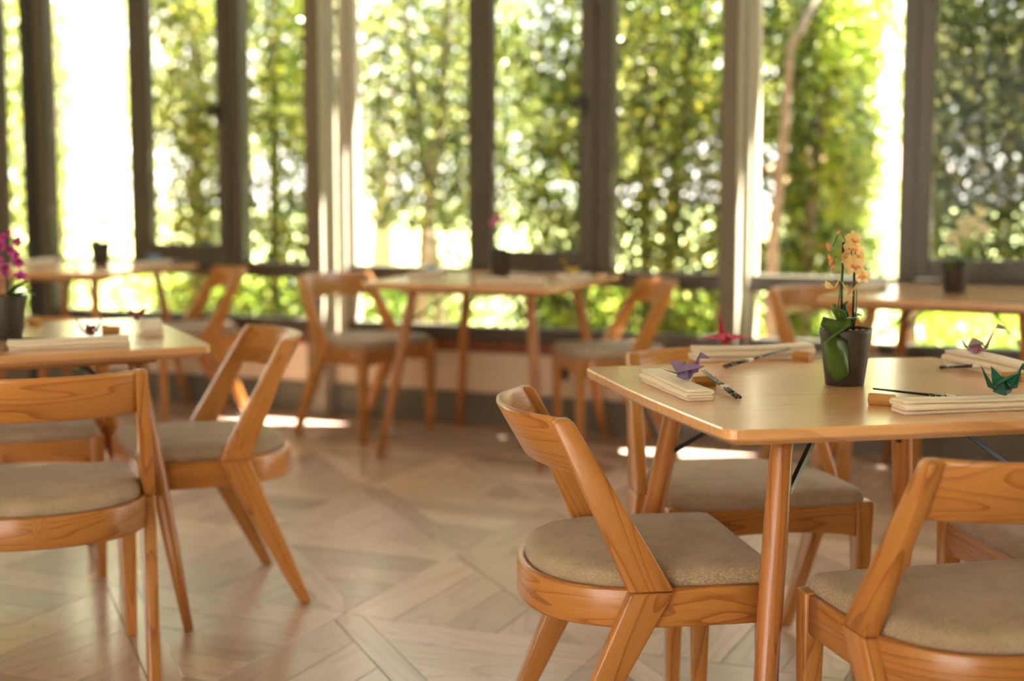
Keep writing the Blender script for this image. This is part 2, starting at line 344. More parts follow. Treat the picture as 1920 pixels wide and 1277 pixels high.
# parquet: square panels, a diagonal band and mitred boards on either side of it
TL = .771; FA = math.radians(-23.5); A_ = Vector((math.cos(FA), math.sin(FA))); B_ = Vector((-A_.y, A_.x)); P0 = Vector((-.469, 3.985))
def fpt(a, b): p = P0+A_*(a*TL)+B_*(b*TL); return (p.x, p.y)
g_ = .0013/TL; hb = .075; NS = 5
planks = []
for i in range(-9, 10):
    for j in range(-6, 9):
        cx, cy = fpt(i+.5, j-.5)
        if cy < .9 or (Vector((cx, cy, 0))-W0).dot(N_) > .7 or abs(cx) > 1.2+cy*.52: continue
        def P(a, b): return fpt(i+a, j+b)
        bo = []
        for k in range(NS):
            b1, b0 = -k/NS-g_, -(k+1)/NS+g_
            bo.append(([P(-b1+hb+g_, b1), P(1-g_, b1), P(1-g_, b0), P(min(1-g_, -b0+hb+g_), b0)], 0))
            a0, a1 = k/NS+g_, (k+1)/NS-g_
            bo.append(([P(a0, -a0-hb-g_), P(a0, -1+g_), P(a1, -1+g_), P(a1, max(-1+g_, -a1-hb-g_))], 1))
        bo.append(([P(g_, -g_), P(hb-g_, -g_), P(1-g_, -1+hb+g_), P(1-g_, -1+g_), P(1-hb+g_, -1+g_), P(g_, -hb+g_)], 2))
        for poly, kind in bo: planks.append((poly, kind))
def depth_rank(pl):
    c = sum((Vector(p) for p in pl[0]), Vector((0, 0)))/len(pl[0])
    inview = abs(c.x) < c.y*.37+.1 and c.y > 3.25
    return (0 if inview else 1, c.y)
planks.sort(key=depth_rank)
gdir = {0: A_, 1: B_, 2: (A_-B_).normalized()}
def plank_geo(poly, kind, top):
    q = []
    for p in poly:
        if not q or (Vector(p)-Vector(q[-1])).length > .004: q.append(p)
    if (Vector(q[0])-Vector(q[-1])).length < .004: q.pop()
    if len(q) < 3: return None
    c = sum((Vector(p) for p in q), Vector((0, 0)))/len(q)
    bot = [(p[0], p[1], -.006) for p in q]; mid = [(p[0], p[1], top-.001) for p in q]
    ins = [Vector(p)+(c-Vector(p)).normalized()*.0013 for p in q]; tp = [(p.x, p.y, top) for p in ins]
    n = len(q); V = bot+mid+tp
    F = [tuple(range(2*n, 3*n))]+[(r*n+k, r*n+(k+1) % n, (r+1)*n+(k+1) % n, (r+1)*n+k) for r in (0, 1) for k in range(n)]
    d = gdir[kind]; off = random.uniform(0, 50)
    gc = [(Vector(v[:2]).dot(d)+off, Vector(v[:2]).dot(Vector((-d.y, d.x)))+off*1.7, off) for v in V]
    return V, F, gc
def raw(name, V, F, gcs, tones, mat):
    me = bpy.data.meshes.new(name); me.from_pydata(V, [], F); me.materials.append(mat)
    a = me.attributes.new('gc', 'FLOAT_VECTOR', 'POINT'); a.data.foreach_set('vector', [x for g in gcs for x in g])
    a = me.attributes.new('tone', 'FLOAT', 'POINT'); a.data.foreach_set('value', tones); return me
rest = ([], [], [], [])
cnt = 0
for poly, kind in planks:
    g = plank_geo(poly, kind, random.uniform(-.0004, .0002)+0)
    if not g: continue
    V, F, gc = g; t = min(1, max(0, random.gauss(.5, .24)))
    if cnt < 298:
        link('plank', raw('plank', V, F, gc, [t]*len(V), M['floor']), floor); cnt += 1
    else:
        o = len(rest[0]); rest[0].extend(V); rest[1].extend([tuple(k+o for k in f) for f in F]); rest[2].extend(gc); rest[3].extend([t]*len(V))
o = link('parquet', raw('parquet', *rest, M['floor']), floor); o['kind'] = 'stuff'

# ---------------------------------------------------------------- chair
def d_outline(hw, yf, yb, n=15, e=2.3):
    """half D: right front corner, round the back, to the left front corner"""
    P = [(hw*.985, yf), (hw*.995, yf*.66), (hw, yf*.33)]
    for k in range(n*2+1):
        a = math.pi*k/(2*n)
        x = math.copysign(abs(math.cos(a))**(2/e), math.cos(a))*hw; y = -abs(math.sin(a))**(2/e)*abs(yb)
        P.append((x, y))
    return P+[(-x, y) for x, y in P[:3][::-1]]
def loft_open(path, prof, closed=False):
    """path of (pt, inward normal) pairs, prof of (inset, z)"""
    V = []; F = []; n = len(prof)
    for p, q in path:
        for ins, z in prof: V.append((p[0]+q[0]*ins, p[1]+q[1]*ins, z))
    m = len(path)
    for i in range(m if closed else m-1):
        for k in range(n): F.append((i*n+k, i*n+(k+1) % n, ((i+1) % m)*n+(k+1) % n, ((i+1) % m)*n+k))
    if not closed: F += [tuple(range(n)), tuple(range((m-1)*n, m*n))]
    return V, F
def with_normals(P, closed=False):
    out = []; m = len(P)
    for i, p in enumerate(P):
        a = P[(i-1) % m] if (closed or i) else P[i]; b = P[(i+1) % m] if (closed or i < m-1) else P[i]
        t = Vector((b[0]-a[0], b[1]-a[1])).normalized(); nn = Vector((t.y, -t.x))
        if nn.dot(Vector((0-p[0], .02-p[1]))) < 0: nn = -nn
        out.append((p, (nn.x, nn.y)))
    return out
def make_chair(loc, rz, label, group):
    t = empty('dining_chair', loc, rz, label, 'chair', group)
    HW = .252
    P = d_outline(HW, .18, -.248)
    arc = lambda c: [math.atan2(c[0], c[1]+.05)*.25, c[2], math.hypot(c[0], c[1])*.3]
    V, F = loft_open(with_normals(P), [(0.002, .360), (0, .364), (0, .431), (.002, .435), (.020, .435), (.022, .431), (.022, .364), (.020, .360)])
    link('seat_frame', mesh('seat_frame', V, F, M['ash'], True, arc), t)
    # cushion
    C = d_outline(HW-.012, .205, -.232)
    C = C+[(C[-1][0]*.97, .216)]+[(x*.08, .219) for x in (-2, -1, 0, 1, 2)]+[(C[0][0]*.97, .216)]
    m_ = len(C); rings = [(.985, .432), (.998, .441), (.998, .451), (.985, .461), (.955, .4675), (.88, .4725), (.65, .4765), (.35, .4785)]
    V = [(x*f, y*f, z) for f, z in rings for x, y in C]+[(0, 0, .479)]
    F = [(r*m_+k, r*m_+(k+1) % m_, (r+1)*m_+(k+1) % m_, (r+1)*m_+k) for r in range(len(rings)-1) for k in range(m_)]
    F += [((len(rings)-1)*m_+k, (len(rings)-1)*m_+(k+1) % m_, len(V)-1) for k in range(m_)]+[tuple(range(m_))]
    link('cushion', mesh('cushion', V, F, M['seat'], True), t)
    # front rail with a shallow arch
    V = []; F = []; n = 13
    for i in range(n):
        x = -.214+.428*i/(n-1); u = abs(x)/.214; zb = .372-.012*u**3-.006*u
        for y, z in ((.214, zb), (.214, .433), (.192, .433), (.192, zb)): V.append((x, y, z))
    F = [(i*4+k, i*4+(k+1) % 4, i*4+4+(k+1) % 4, i*4+4+k) for i in range(n-1) for k in range(4)]+[(0, 1, 2, 3), (n*4-4, n*4-3, n*4-2, n*4-1)]
    link('front_rail', mesh('front_rail', V, F, M['ash'], False, GX, bevel=.002), t)
    for s in (1, -1):
        top = [(s*.256, .222), (s*.256, .176), (s*.212, .176), (s*.212, .222)]
        mid = [(s*.256, .221), (s*.256, .180), (s*.216, .180), (s*.216, .221)]
        bot = [(s*.250, .212), (s*.250, .184), (s*.222, .184), (s*.222, .212)]
        V, F = prism([(x, y, 0) for x, y in bot], [(x, y, .439) for x, y in top])
        link('leg', mesh('leg', V, F, M['ash'], True, GZ, bevel=.004, seg=2), t)
        # rear leg: kinked side board below the seam
        th = .030
        def board(pts):
            o_ = [(s*x, y, z) for x, y, z in pts]; i_ = [(s*(x-th), y, z) for x, y, z in pts]
            return prism(o_, i_)
        V, F = board([(.244, -.224, 0), (.244, -.257, 0), (.268, -.080, .431), (.268, .006, .431)])
        link('leg', mesh('leg', V, F, M['ash'], True, galong((0, .23, .431)), bevel=.005, seg=2), t)
        V, F = board([(.268, -.081, .4325), (.268, .006, .4325), (.236, -.181, .752), (.2355, -.190, .760), (.2355, -.214, .760), (.236, -.222, .752)])
        link('back_post', mesh('back_post', V, F, M['ash'], True, galong((0, -.16, .325)), bevel=.005, seg=2), t)
    # backrest: bowed board leaning with the posts
    prof = [(-.010, .655), (-.0095, .752), (-.004, .7605), (.004, .7605), (.0095, .752), (.010, .655), (.005, .651), (-.005, .651)]
    V = []; n = 25
    for i in range(n):
        u = -1+2*i/(n-1)
        for dy, z in prof:
            f = (.76-z)/.105; hw = .214+.010*f
            V.append((hw*u, -.208-.078*(1-abs(u)**2.3)+.060*f+dy, z))
    k_ = len(prof); F = [(i*k_+k, i*k_+(k+1) % k_, (i+1)*k_+(k+1) % k_, (i+1)*k_+k) for i in range(n-1) for k in range(k_)]+[tuple(range(k_)), tuple(range((n-1)*k_, n*k_))]
    link('backrest', mesh('backrest', V, F, M['ash'], True, lambda c: [c[0]*1.1, c[2]*1.0, c[1]*.3]), t)
    return t
chairs = [
 ((.260, 2.939), -81.5, 'sharpest chair, left of the right front table, its curved backrest in focus', 'chairs at the right front table'),
 ((.834, 2.536), 13.5, 'chair at the lower right corner, seen from behind, backrest running out of frame', 'chairs at the right front table'),
 ((.569, 3.598), 191.8, 'chair tucked behind the right front table, facing the camera, pale cushion showing', 'chairs at the right front table'),
 ((1.222, 3.06), 97.0, 'chair at the right edge beyond the lower right chair, only its arched front rail showing', 'chairs at the right front table'),
 ((-1.154, 3.512), 22.4, 'chair at the left edge seen from behind, wide backrest and seat facing away', 'chairs at the left front table'),
 ((-.903, 4.21), 113.1, 'chair pulled out right of the left front table, seen from its side', 'chairs at the left front table'),
 ((-1.535, 4.465), 199.0, 'chair behind the left front table, its seat seen through the nearest left chair', 'chairs at the left front table'),
 ((-.697, 6.945), -127.7, 'pale lit chair left of the middle window table, beside the sunlit post', 'chairs at the middle window table'),
 ((.446, 6.518), 100.2, 'chair right of the middle window table, pushed in with its back to the right', 'chairs at the middle window table'),
 ((-1.65, 7.49), 115.5, 'chair right of the far left window table, in front of the left window bay', 'chairs at the far left window table'),
 ((-2.86, 7.86), -125.0, 'chair behind the far left window table at its left side', 'chairs at the far left window table'),
 ((1.375, 6.02), -139.9, 'chair left of the far right window table, behind the yellow orchid', 'chairs at the far right window table'),
]
first = None
for (x, y), a, lab, grp in chairs:
    if first is None: first = make_chair((x, y, 0), R(a), lab, grp)
    else: copy_tree(first, (x, y, 0), R(a), lab, grp)

# ---------------------------------------------------------------- table
TH = .769
def make_table(loc, rz, label):
    t = empty('dining_table', loc, rz, label, 'table', 'square oak tables with splayed legs')
    h = .449; P = []
    cr_ = .03
    for k in range(4):
        a0 = k*math.pi/2; cs = [(h-cr_, h-cr_), (-(h-cr_), h-cr_), (-(h-cr_), -(h-cr_)), (h-cr_, -(h-cr_))][k]
        for q in range(5):
            a = a0+q*math.pi/8; P.append((cs[0]+cr_*math.cos(a), cs[1]+cr_*math.sin(a)))
        # gentle bow along the following side
        nx = [(-(h-cr_), h-cr_), (-(h-cr_), -(h-cr_)), (h-cr_, -(h-cr_)), (h-cr_, h-cr_)][k]
        d = (math.cos(a0+math.pi/2), math.sin(a0+math.pi/2))
        for q in range(1, 8):
            f = q/8; P.append((cs[0]+(nx[0]-cs[0])*f+d[0]*(cr_+.010*math.sin(math.pi*f)), cs[1]+(nx[1]-cs[1])*f+d[1]*(cr_+.010*math.sin(math.pi*f))))
    m_ = len(P); pr = [(.962, .7385), (.992, .7475), (1, .7515), (1, .7655), (.9975, .769)]
    V = [(x*f, y*f, z) for f, z in pr for x, y in P]
    F = [(r*m_+k, r*m_+(k+1) % m_, (r+1)*m_+(k+1) % m_, (r+1)*m_+k) for r in range(len(pr)-1) for k in range(m_)]+[tuple(range(m_)), tuple(range((len(pr)-1)*m_, len(pr)*m_))]
    link('tabletop', mesh('tabletop', V, F, M['top'], False, lambda c: [c[0], c[1], c[2]*.6]), t)
    for s in (1, -1):
        link('support_bar', mesh('support_bar', boxv(-.33, .33, s*.285-.035, s*.285+.035, .716, .739), BOXF, M['leg'], False, GX, bevel=.005), t)
    for sx in (1, -1):
        for sy in (1, -1):
            a = Vector((sx*.276, sy*.288, .722)); b = Vector((sx*.374, sy*.418, 0))
            pts = [a+(b-a)*f for f in (0, .03, .2, .45, .7, 1)]
            V, F = tube(pts, [.0205, .0215, .0235, .0235, .0195, .0130], 16)
            V = [(v[0], v[1], max(v[2], 0)) for v in V]
            link('leg', mesh('leg', V, F, M['leg'], True, galong(b-a)), t)
            p = a+(b-a)*.20; q = Vector((sx*.13, sy*.15, .728)); 
            V, F = tube([p+(q-p)*f for f in (0, 1)], .0075, 4)
            link('brace', mesh('brace', V, F, M['steel'], False, bevel=.001), t)
    return t
tables = [((.707, 3.041), 13.3, 'sharp square oak table at the right front, yellow orchid on it'),
          ((-1.384, 4.042), 25.2, 'square oak table at the left front, magenta orchid on it'),
          ((-.069, 6.55), -22.3, 'square oak table at the middle window, pink orchid on it'),
          ((-2.22, 7.50), -17.0, 'square oak table at the far left window, small black pot on it'),
          ((1.75, 5.68), -28.0, 'square oak table at the far right window, cream orchid on it')]
t1 = make_table((*tables[0][0], 0), R(tables[0][1]), tables[0][2])
for (x, y), a, lab in tables[1:]: copy_tree(t1, (x, y, 0), R(a), lab)
TOP = TH+.0003

# ---------------------------------------------------------------- napkins
def make_napkin(loc, rz, label, L=.30, Wd=.055, lay=4, seed=1):
    r = random.Random(seed); th = .0052; hh = .0066
    path = []
    for i in range(lay):
        z = hh*(i+.5)-.0006; s = 1 if i % 2 == 0 else -1; w_ = Wd/2-hh/2-(.0015 if i in (1, 2) else 0)
        for q in range(6): path.append((s*(-w_+2*w_*q/5), z))
        if i < lay-1:
            for q in (1, 2, 3): a = -math.pi/2+math.pi*q/4; path.append((s*(w_+math.cos(a)*hh/2*1.5), z+hh/2+math.sin(a)*hh/2))
    n = len(path); V = []; F = []; K = 14
    ph = [r.uniform(0, 6) for _ in range(4)]
    for k in range(K):
        y = -L/2+L*k/(K-1); wob = .0025*math.sin(y*16+ph[0]); sc_ = 1+.05*math.sin(y*21+ph[1]); bul = 1+.10*math.sin(y*11+ph[2])
        off = []
        for i, (x, z) in enumerate(path):
            a = path[max(i-1, 0)]; b = path[min(i+1, n-1)]; d = Vector((b[0]-a[0], b[1]-a[1])).normalized(); nn = Vector((-d.y, d.x))
            off.append((x, z, nn))
        for s in (1, -1):
            for x, z, nn in (off if s == 1 else off[::-1]):
                zz = (z+nn.y*s*th/2)*(bul if z > hh else 1)
                V.append(((x+nn.x*s*th/2)*sc_+wob, y+.003*math.sin(z*300+ph[3]), max(zz, .0)))
    m_ = 2*n
    for k in range(K-1):
        for i in range(m_): F.append((k*m_+i, k*m_+(i+1) % m_, (k+1)*m_+(i+1) % m_, (k+1)*m_+i))
    for k in (0, K-1):
        for i in range(n-1): F.append((k*m_+i, k*m_+i+1, k*m_+m_-2-i, k*m_+m_-1-i))
    o = link('napkin', mesh('napkin', V, F, M['linen'], True), None, loc, rz)
    return tag(o, label, 'napkin', 'folded cream napkins')
NH = .0272
# ---------------------------------------------------------------- chopsticks, rests
def make_chopsticks(loc, rz, label, tilt=0.0):
    """pair lying along +Y from the thick end at the origin, tips resting on the rest"""
    t = empty('chopsticks', loc, rz, label, 'chopsticks', 'pairs of black chopsticks in paper bands')
    L = .235; z1 = .0042; z2 = .0285
    for s in (1, -1):
        def pt(f): return (s*.0038+s*.0006*(f*-1), L*f, z1+(z2-z1)*f)
        V, F = tube([pt(f) for f in (.004, .25, .5, .75, 1)], [.0036, .0034, .0028, .0021, .0012], 8)
        st = link('stick', mesh('stick', V, F, M['stick'], True), t)
        V, F = tube([pt(f) for f in (0, .02)], [.0034, .0038], 8); link('end_cap', mesh('end_cap', V, F, M['sticktip'], True), st)['label'] = 'dark red end'
        V, F = tube([pt(f) for f in (.05, .3)], [.0036, .0033], 8); link('pattern_sleeve', mesh('pattern_sleeve', V, F, M['pattern'], True), st)['label'] = 'white speckled pattern'
        V, F = tube([pt(f) for f in (.42, .55)], [.0032, .0028], 8); link('pattern_sleeve', mesh('pattern_sleeve', V, F, M['pattern'], True), st)
    a = L*.32; b = L*.40
    za = z1+(z2-z1)*.32; zb = z1+(z2-z1)*.40
    V, F = prism([(-.0085, a, za-.0040), (.0085, a, za-.0040), (.0085, a, za+.0040), (-.0085, a, za+.0040)], [(-.0083, b, zb-.0038), (.0083, b, zb-.0038), (.0083, b, zb+.0038), (-.0083, b, zb+.0038)])
    link('paper_band', mesh('paper_band', V, F, M['band'], False, bevel=.0015), t)['label'] = 'white paper band'
    return t
def make_rest(loc, rz, label):
    V = []; r_ = .0125
    for y in (-.025, .025):
        for k in range(6):
            a = math.pi/6+k*math.pi/3; V.append((r_*math.cos(a), y, r_*math.sin(a)+r_))
    F = [tuple(range(6)), tuple(range(6, 12))]+[(k, (k+1) % 6, 6+(k+1) % 6, 6+k) for k in range(6)]
    V = [(x, y, z-0) for x, y, z in V]
    # lie on a flat side
    V = [Matrix.Rotation(R(30), 3, 'Y') @ (Vector(v)-Vector((0, 0, r_))) for v in V]; V = [(v.x, v.y, v.z+r_*.866) for v in V]
    o = link('chopstick_rest', mesh('chopstick_rest', V, F, M['gold'], False, bevel=.0012), None, loc, rz)
    return tag(o, label, 'chopstick rest', 'hexagonal wooden chopstick rests')
# ---------------------------------------------------------------- folded paper crane
def make_crane(loc, rz, label, mats, s=1.0, wing=1.0, rise=.022, tail=.05, neck=.042, drop=0.0):
    t = empty('paper_crane', loc, rz, label, 'paper crane', 'folded paper cranes')
    t.scale = (s, s, s)
    def part(name, tris, mat, thick=.0006):
        V = []; F = []
        for tr in tris:
            o_ = len(V); V += [Vector(v) for v in tr]; F.append(tuple(range(o_, o_+len(tr))))
        me = bpy.data.meshes.new(name); bm = bmesh.new(); vs = [bm.verts.new(v) for v in V]
        for f in F: bm.faces.new([vs[i] for i in f])
        bmesh.ops.remove_doubles(bm, verts=bm.verts, dist=1e-5)
        bmesh.ops.recalc_face_normals(bm, faces=bm.faces)
        bmesh.ops.solidify(bm, geom=bm.faces[:], thickness=thick); bm.to_mesh(me); bm.free(); me.materials.append(mat)
        return link(name, me, t)
    f, b, k = (0, .017, .006), (0, -.017, .006), (0, 0, .030)
    l, r_ = (-.011, 0, .001), (.011, 0, .001)
    part('body', [(f, l, k), (f, k, r_), (b, k, l), (b, r_, k), (f, (0, 0, .0), l), (f, r_, (0, 0, 0)), (b, l, (0, 0, 0)), (b, (0, 0, 0), r_)], mats[0])
    for q in (1, -1):
        w_ = .058*wing*q
        part('wing', [((0, .017, .012), (w_, .003, .014+rise), (0, 0, .027)), ((0, 0, .027), (w_, .003, .014+rise), (0, -.017, .012))], mats[1])
    part('tail', [((0, -.012, .008), (-.010, -.019, .012), (0, -.017-tail*.62, .012+tail-drop)), ((0, -.012, .008), (0, -.017-tail*.62, .012+tail-drop), (.010, -.019, .012)), ((-.010, -.019, .012), (.010, -.019, .012), (0, -.017-tail*.62, .012+tail-drop))], mats[0])
    hd = (0, .017+neck*.45, .012+neck)
    part('neck', [((0, .012, .008), (-.010, .019, .012), hd), ((0, .012, .008), hd, (.010, .019, .012)), ((-.010, .019, .012), hd, (.010, .019, .012))], mats[0])
    part('head', [(hd, (0, hd[1]+.018, hd[2]-.010), (-.003, hd[1]-.002, hd[2]-.010)), (hd, (.003, hd[1]-.002, hd[2]-.010), (0, hd[1]+.018, hd[2]-.010))], mats[1])
    return t
PM = {n: thin('paper_'+n, *c) for n, c in {
 'purple': ((.22, .12, .30), (.30, .19, .38)), 'lilac': ((.34, .24, .44),), 'pink': ((.72, .10, .26), (.80, .22, .38)), 'red': ((.45, .02, .06),),
 'mauve': ((.55, .16, .22), (.50, .30, .40)), 'grey': ((.45, .38, .48), (.60, .25, .28)), 'green': ((.01, .17, .10), (.02, .24, .15)), 'teal': ((.02, .12, .08),),
 'yellow': ((.75, .50, .03), (.80, .60, .06)), 'blue': ((.14, .42, .66), (.25, .50, .70)), 'wine': ((.20, .03, .05), (.32, .08, .10))}.items()}

# ---------------------------------------------------------------- orchids in pots
def petal(cx, r, a, w_, tiltz, n=5):
    """one petal as a small curved strip in the flower plane XZ, facing -Y"""
    V = []; F = []
    for i in range(n+1):
        f = i/n; wd = w_*math.sin(math.pi*min(1, f*.92+.06))**.7; y = tiltz*(f**2)*r
        for q in (-1, 0, 1):
            lx = f*r; ly = q*wd/2
            V.append((lx*math.cos(a)-ly*math.sin(a), y-abs(q)*.0015, lx*math.sin(a)+ly*math.cos(a)))
    for i in range(n):
        for q in (0, 1): F.append((i*3+q, i*3+q+1, i*3+4+q, i*3+3+q))
    return V, F
def flower(par, pos, r, mat, lip, yaw=0, pitch=0, roll=0, droop=False):
    pts = []
    for k, (a, w_, f) in enumerate(((90, .62, 1), (18, 1.0, 1), (162, 1.0, 1), (235, .62, .95), (305, .62, .95))):
        pts.append(petal(0, r*f, R(a), r*w_, (.9 if droop else -.12) if k else .05))
    V, F = join(pts); me = mesh('flower', V, F, mat, True)
    o = link('flower', me, par, pos); o.rotation_euler = (pitch, roll, yaw)
    V, F = join([petal(0, r*.42, R(a), r*.30, -1.2) for a in (270, 200, 340)])
    l = link('lip', mesh('lip', V, F, lip, True), o, (0, -.002, -r*.02)); l['label'] = 'darker centre of the flower'
    return o
def blade(pts, wds, th=.0018):
    """strap leaf: centre line points with widths, cupped a little"""
    V = []; F = []; P = [Vector(p) for p in pts]
    for i, p in enumerate(P):
        d = (P[min(i+1, len(P)-1)]-P[max(i-1, 0)]).normalized()
        side = d.cross(Vector((0, 0, 1))) 
        if side.length < .2: side = Vector((1, .3, 0))
        side.normalize(); nn = side.cross(d).normalized(); w_ = wds[i]/2
        for q, c in ((-1, .18), (-.5, .06), (0, 0), (.5, .06), (1, .18)): V.append(p+side*(w_*q)+nn*(w_*c))
    for i in range(len(P)-1):
        for q in range(4): F.append((i*5+q, i*5+q+1, i*5+6+q, i*5+5+q))
    me = mesh('leaf', V, F, M['orchidleaf'], True)
    bm = bmesh.new(); bm.from_mesh(me); bmesh.ops.solidify(bm, geom=bm.faces[:], thickness=th); bm.to_mesh(me); bm.free()
    me.polygons.foreach_set('use_smooth', [True]*len(me.polygons))
    return me
def make_pot(loc, label, cat='potted orchid', name='potted_orchid'):
    t = empty(name, loc, 0, label, cat, 'potted orchids on the tables')
    V, F = lathe([(.0395, 0), (.0405, .002), (.0545, .112), (.0550, .120), (.0525, .120), (.0515, .110), (.0500, .106)], 36)
    F = F[:-1]; link('pot', mesh('pot', V, F, M['pot'], True, bevel=0), t)
    V, F = lathe([(.0490, .098), (.0498, .1045), (.02, .108)], 24); link('soil', mesh('soil', V, F, M['soil'], True), t)
    return t
def pebbles(t, n=16, seed=3):
    r = random.Random(seed)
    for i in range(n):
        a = r.uniform(0, 6.28); d = .040*math.sqrt(r.random()); s = r.uniform(.005, .0095)
        bm = bmesh.new(); bmesh.ops.create_icosphere(bm, subdivisions=1, radius=s)
        for v in bm.verts: v.co *= r.uniform(.8, 1.15); v.co.z *= .75
        me = bpy.data.meshes.new('pebble'); bm.to_mesh(me); bm.free(); me.materials.append(M['pebble']); fin(me, True)
        link('pebble', me, t, (d*math.cos(a), d*math.sin(a), .108+s*.5+r.uniform(0, .004)))
def stem(t, pts, rad, mat='stem', name='stem'):
    V, F = tube(pts, rad, 8); return link(name, mesh(name, V, F, M[mat], True), t)
def leaf(t, pts, wds): return link('leaf', blade(pts, wds), t)
PEACH = thin('peach_petal', (.88, .64, .24), (.90, .72, .42), .4, 90); PLIP = thin('rose_lip', (.74, .26, .12), (.86, .54, .26), .3, 200)
MAG = thin('magenta_petal', (.42, .015, .22), (.62, .12, .40), .4, 120); MLIP = thin('dark_magenta_lip', (.22, .0, .10))
PINK = thin('pink_petal', (.78, .20, .42), (.80, .30, .50), .4, 90); CREAM = thin('cream_petal', (.85, .80, .58), (.86, .76, .50), .4, 60); WHITE = thin('white_petal', (.85, .85, .80), (.80, .82, .74), .5, 60)
def stake_stems(t):
    stem(t, [(-.011, 0, .11), (-.0095, 0, .302)], .0024, 'stake', 'stake'); stem(t, [(.0115, -.012, .108), (.012, -.012, .285)], .0024, 'stake', 'stake')
# the yellow orchid in focus
o1 = make_pot((.707, 3.085, TOP), 'peach yellow orchid with a draping leaf in a dark pot on the right front table')
pebbles(o1, 26); stake_stems(o1)
stem(o1, [(-.014, 0, .11), (-.017, 0, .17), (-.013, 0, .215), (-.010, 0, .26), (-.003, 0, .30), (-.016, -.003, .322), (-.024, -.004, .314), (-.033, -.005, .292)], .0015)
stem(o1, [(.013, -.012, .11), (.019, -.010, .155), (.018, -.010, .20), (.012, -.012, .235), (.006, -.01, .275), (.004, -.008, .30)], .0015)
stem(o1, [(-.013, 0, .213), (-.024, -.004, .222), (-.033, -.006, .219), (-.036, -.008, .209)], .0012)
stem(o1, [(-.013, 0, .215), (.004, -.008, .219), (.012, -.012, .217), (.008, -.014, .208)], .0012)
stem(o1, [(.006, -.01, .25), (-.010, -.008, .262), (-.026, -.008, .272), (-.036, -.008, .262)], .0012)
for p, r_, ya, pi_, dr in (((.005, -.018, .308), .0200, .25, -.1, 0), ((.012, -.014, .290), .0185, -.5, .3, 0), ((.008, -.024, .254), .0250, .05, -.05, 0), ((.029, -.018, .233), .0195, -.6, .25, 0),
                          ((-.012, -.016, .272), .0160, .8, .2, 0), ((.027, -.010, .272), .0150, -1.2, 0, 0), ((-.034, -.008, .205), .0180, .5, 1.3, 1), ((.004, -.016, .202), .0180, -.3, 1.3, 1),
                          ((.016, -.004, .268), .017, -.9, .2, 0), ((-.002, -.006, .288), .016, .6, -.3, 0)):
    flower(o1, p, r_, PEACH, PLIP, ya, pi_, 0, bool(dr))
for p, s in (((-.042, -.006, .292), .0085), ((-.036, -.008, .262), .008), ((-.033, -.008, .249), .0075), ((-.040, -.008, .270), .006), ((-.021, -.004, .322), .005)):
    V, F = lathe([(.0004, -1), (.5, -.6), (.62, 0), (.40, .6), (.0004, 1)], 8); V = [(v[0]*s, v[1]*s, v[2]*s*1.25) for v in V]
    b = link('bud', mesh('bud', V, F, PLIP, True), o1, p); b.rotation_euler = (0, random.uniform(-.7, .7), 0)
leaf(o1, [(.004, -.006, .108), (-.014, -.020, .134), (-.028, -.036, .141), (-.035, -.054, .128), (-.034, -.064, .098), (-.030, -.063, .060), (-.027, -.057, .028), (-.026, -.054, .014)], [.020, .044, .058, .060, .057, .052, .042, .012])
for pts, wd in (([(-.006, -.01, .110), (-.018, -.014, .135), (-.030, -.018, .158), (-.034, -.02, .172)], [.012, .022, .026, .012]),
                ([(-.004, -.012, .112), (-.012, -.020, .140), (-.020, -.030, .158), (-.026, -.034, .164)], [.012, .024, .024, .010]),
                ([(-.002, -.016, .110), (.000, -.030, .136), (-.002, -.042, .146), (-.004, -.050, .144)], [.012, .024, .024, .012]),
                ([(-.002, .004, .110), (-.006, .010, .145), (-.002, .012, .168), (.006, .012, .176)], [.014, .028, .022, .006]),
                ([(.004, 0, .110), (.014, .002, .140), (.024, .004, .150), (.034, .004, .147)], [.012, .022, .018, .005])):
    leaf(o1, pts, wd)
# magenta orchid, left table
o2 = make_pot((-1.384, 3.99, TOP), 'magenta orchid in a dark pot at the left edge, on the left front table')
pebbles(o2, 8, 5)
stem(o2, [(.004, 0, .10), (.006, -.005, .17), (.008, -.008, .24), (.015, -.01, .30)], .0022, 'stake')
for i in range(11):
    a = i*2.4; flower(o2, (.020+.030*math.cos(a)*(1-.03*i), -.015+.02*math.sin(a), .175+i*.0115), .019-.0004*i, MAG, MLIP, math.sin(a)*.9, math.cos(a)*.4, i)
leaf(o2, [(0, 0, .105), (.025, -.01, .135), (.050, -.015, .152), (.066, -.018, .160)], [.015, .034, .032, .008])
leaf(o2, [(.005, -.01, .105), (.035, -.02, .124), (.065, -.028, .130), (.092, -.032, .124)], [.015, .030, .026, .006])
leaf(o2, [(0, 0, .105), (-.03, -.01, .130), (-.06, -.02, .140), (-.09, -.02, .125)], [.015, .034, .032, .008])
# pink orchid, middle table
o3 = make_pot((-.053, 6.68, TOP), 'small pink orchid in a dark pot on the middle window table')
stem(o3, [(0, 0, .10), (-.006, 0, .18), (-.016, -.005, .25)], .0016)
for i, p in enumerate(((-.016, -.01, .255), (-.028, -.01, .245), (-.004, -.01, .262), (-.016, -.012, .272))): flower(o3, p, .020, PINK, MLIP, .5*i-.8, .2*i)
for a in (0.3, 2.2, 3.6, 5.2): leaf(o3, [(0, 0, .105), (.02*math.cos(a), .02*math.sin(a), .128), (.045*math.cos(a), .045*math.sin(a), .135), (.062*math.cos(a), .062*math.sin(a), .125)], [.012, .026, .024, .006])
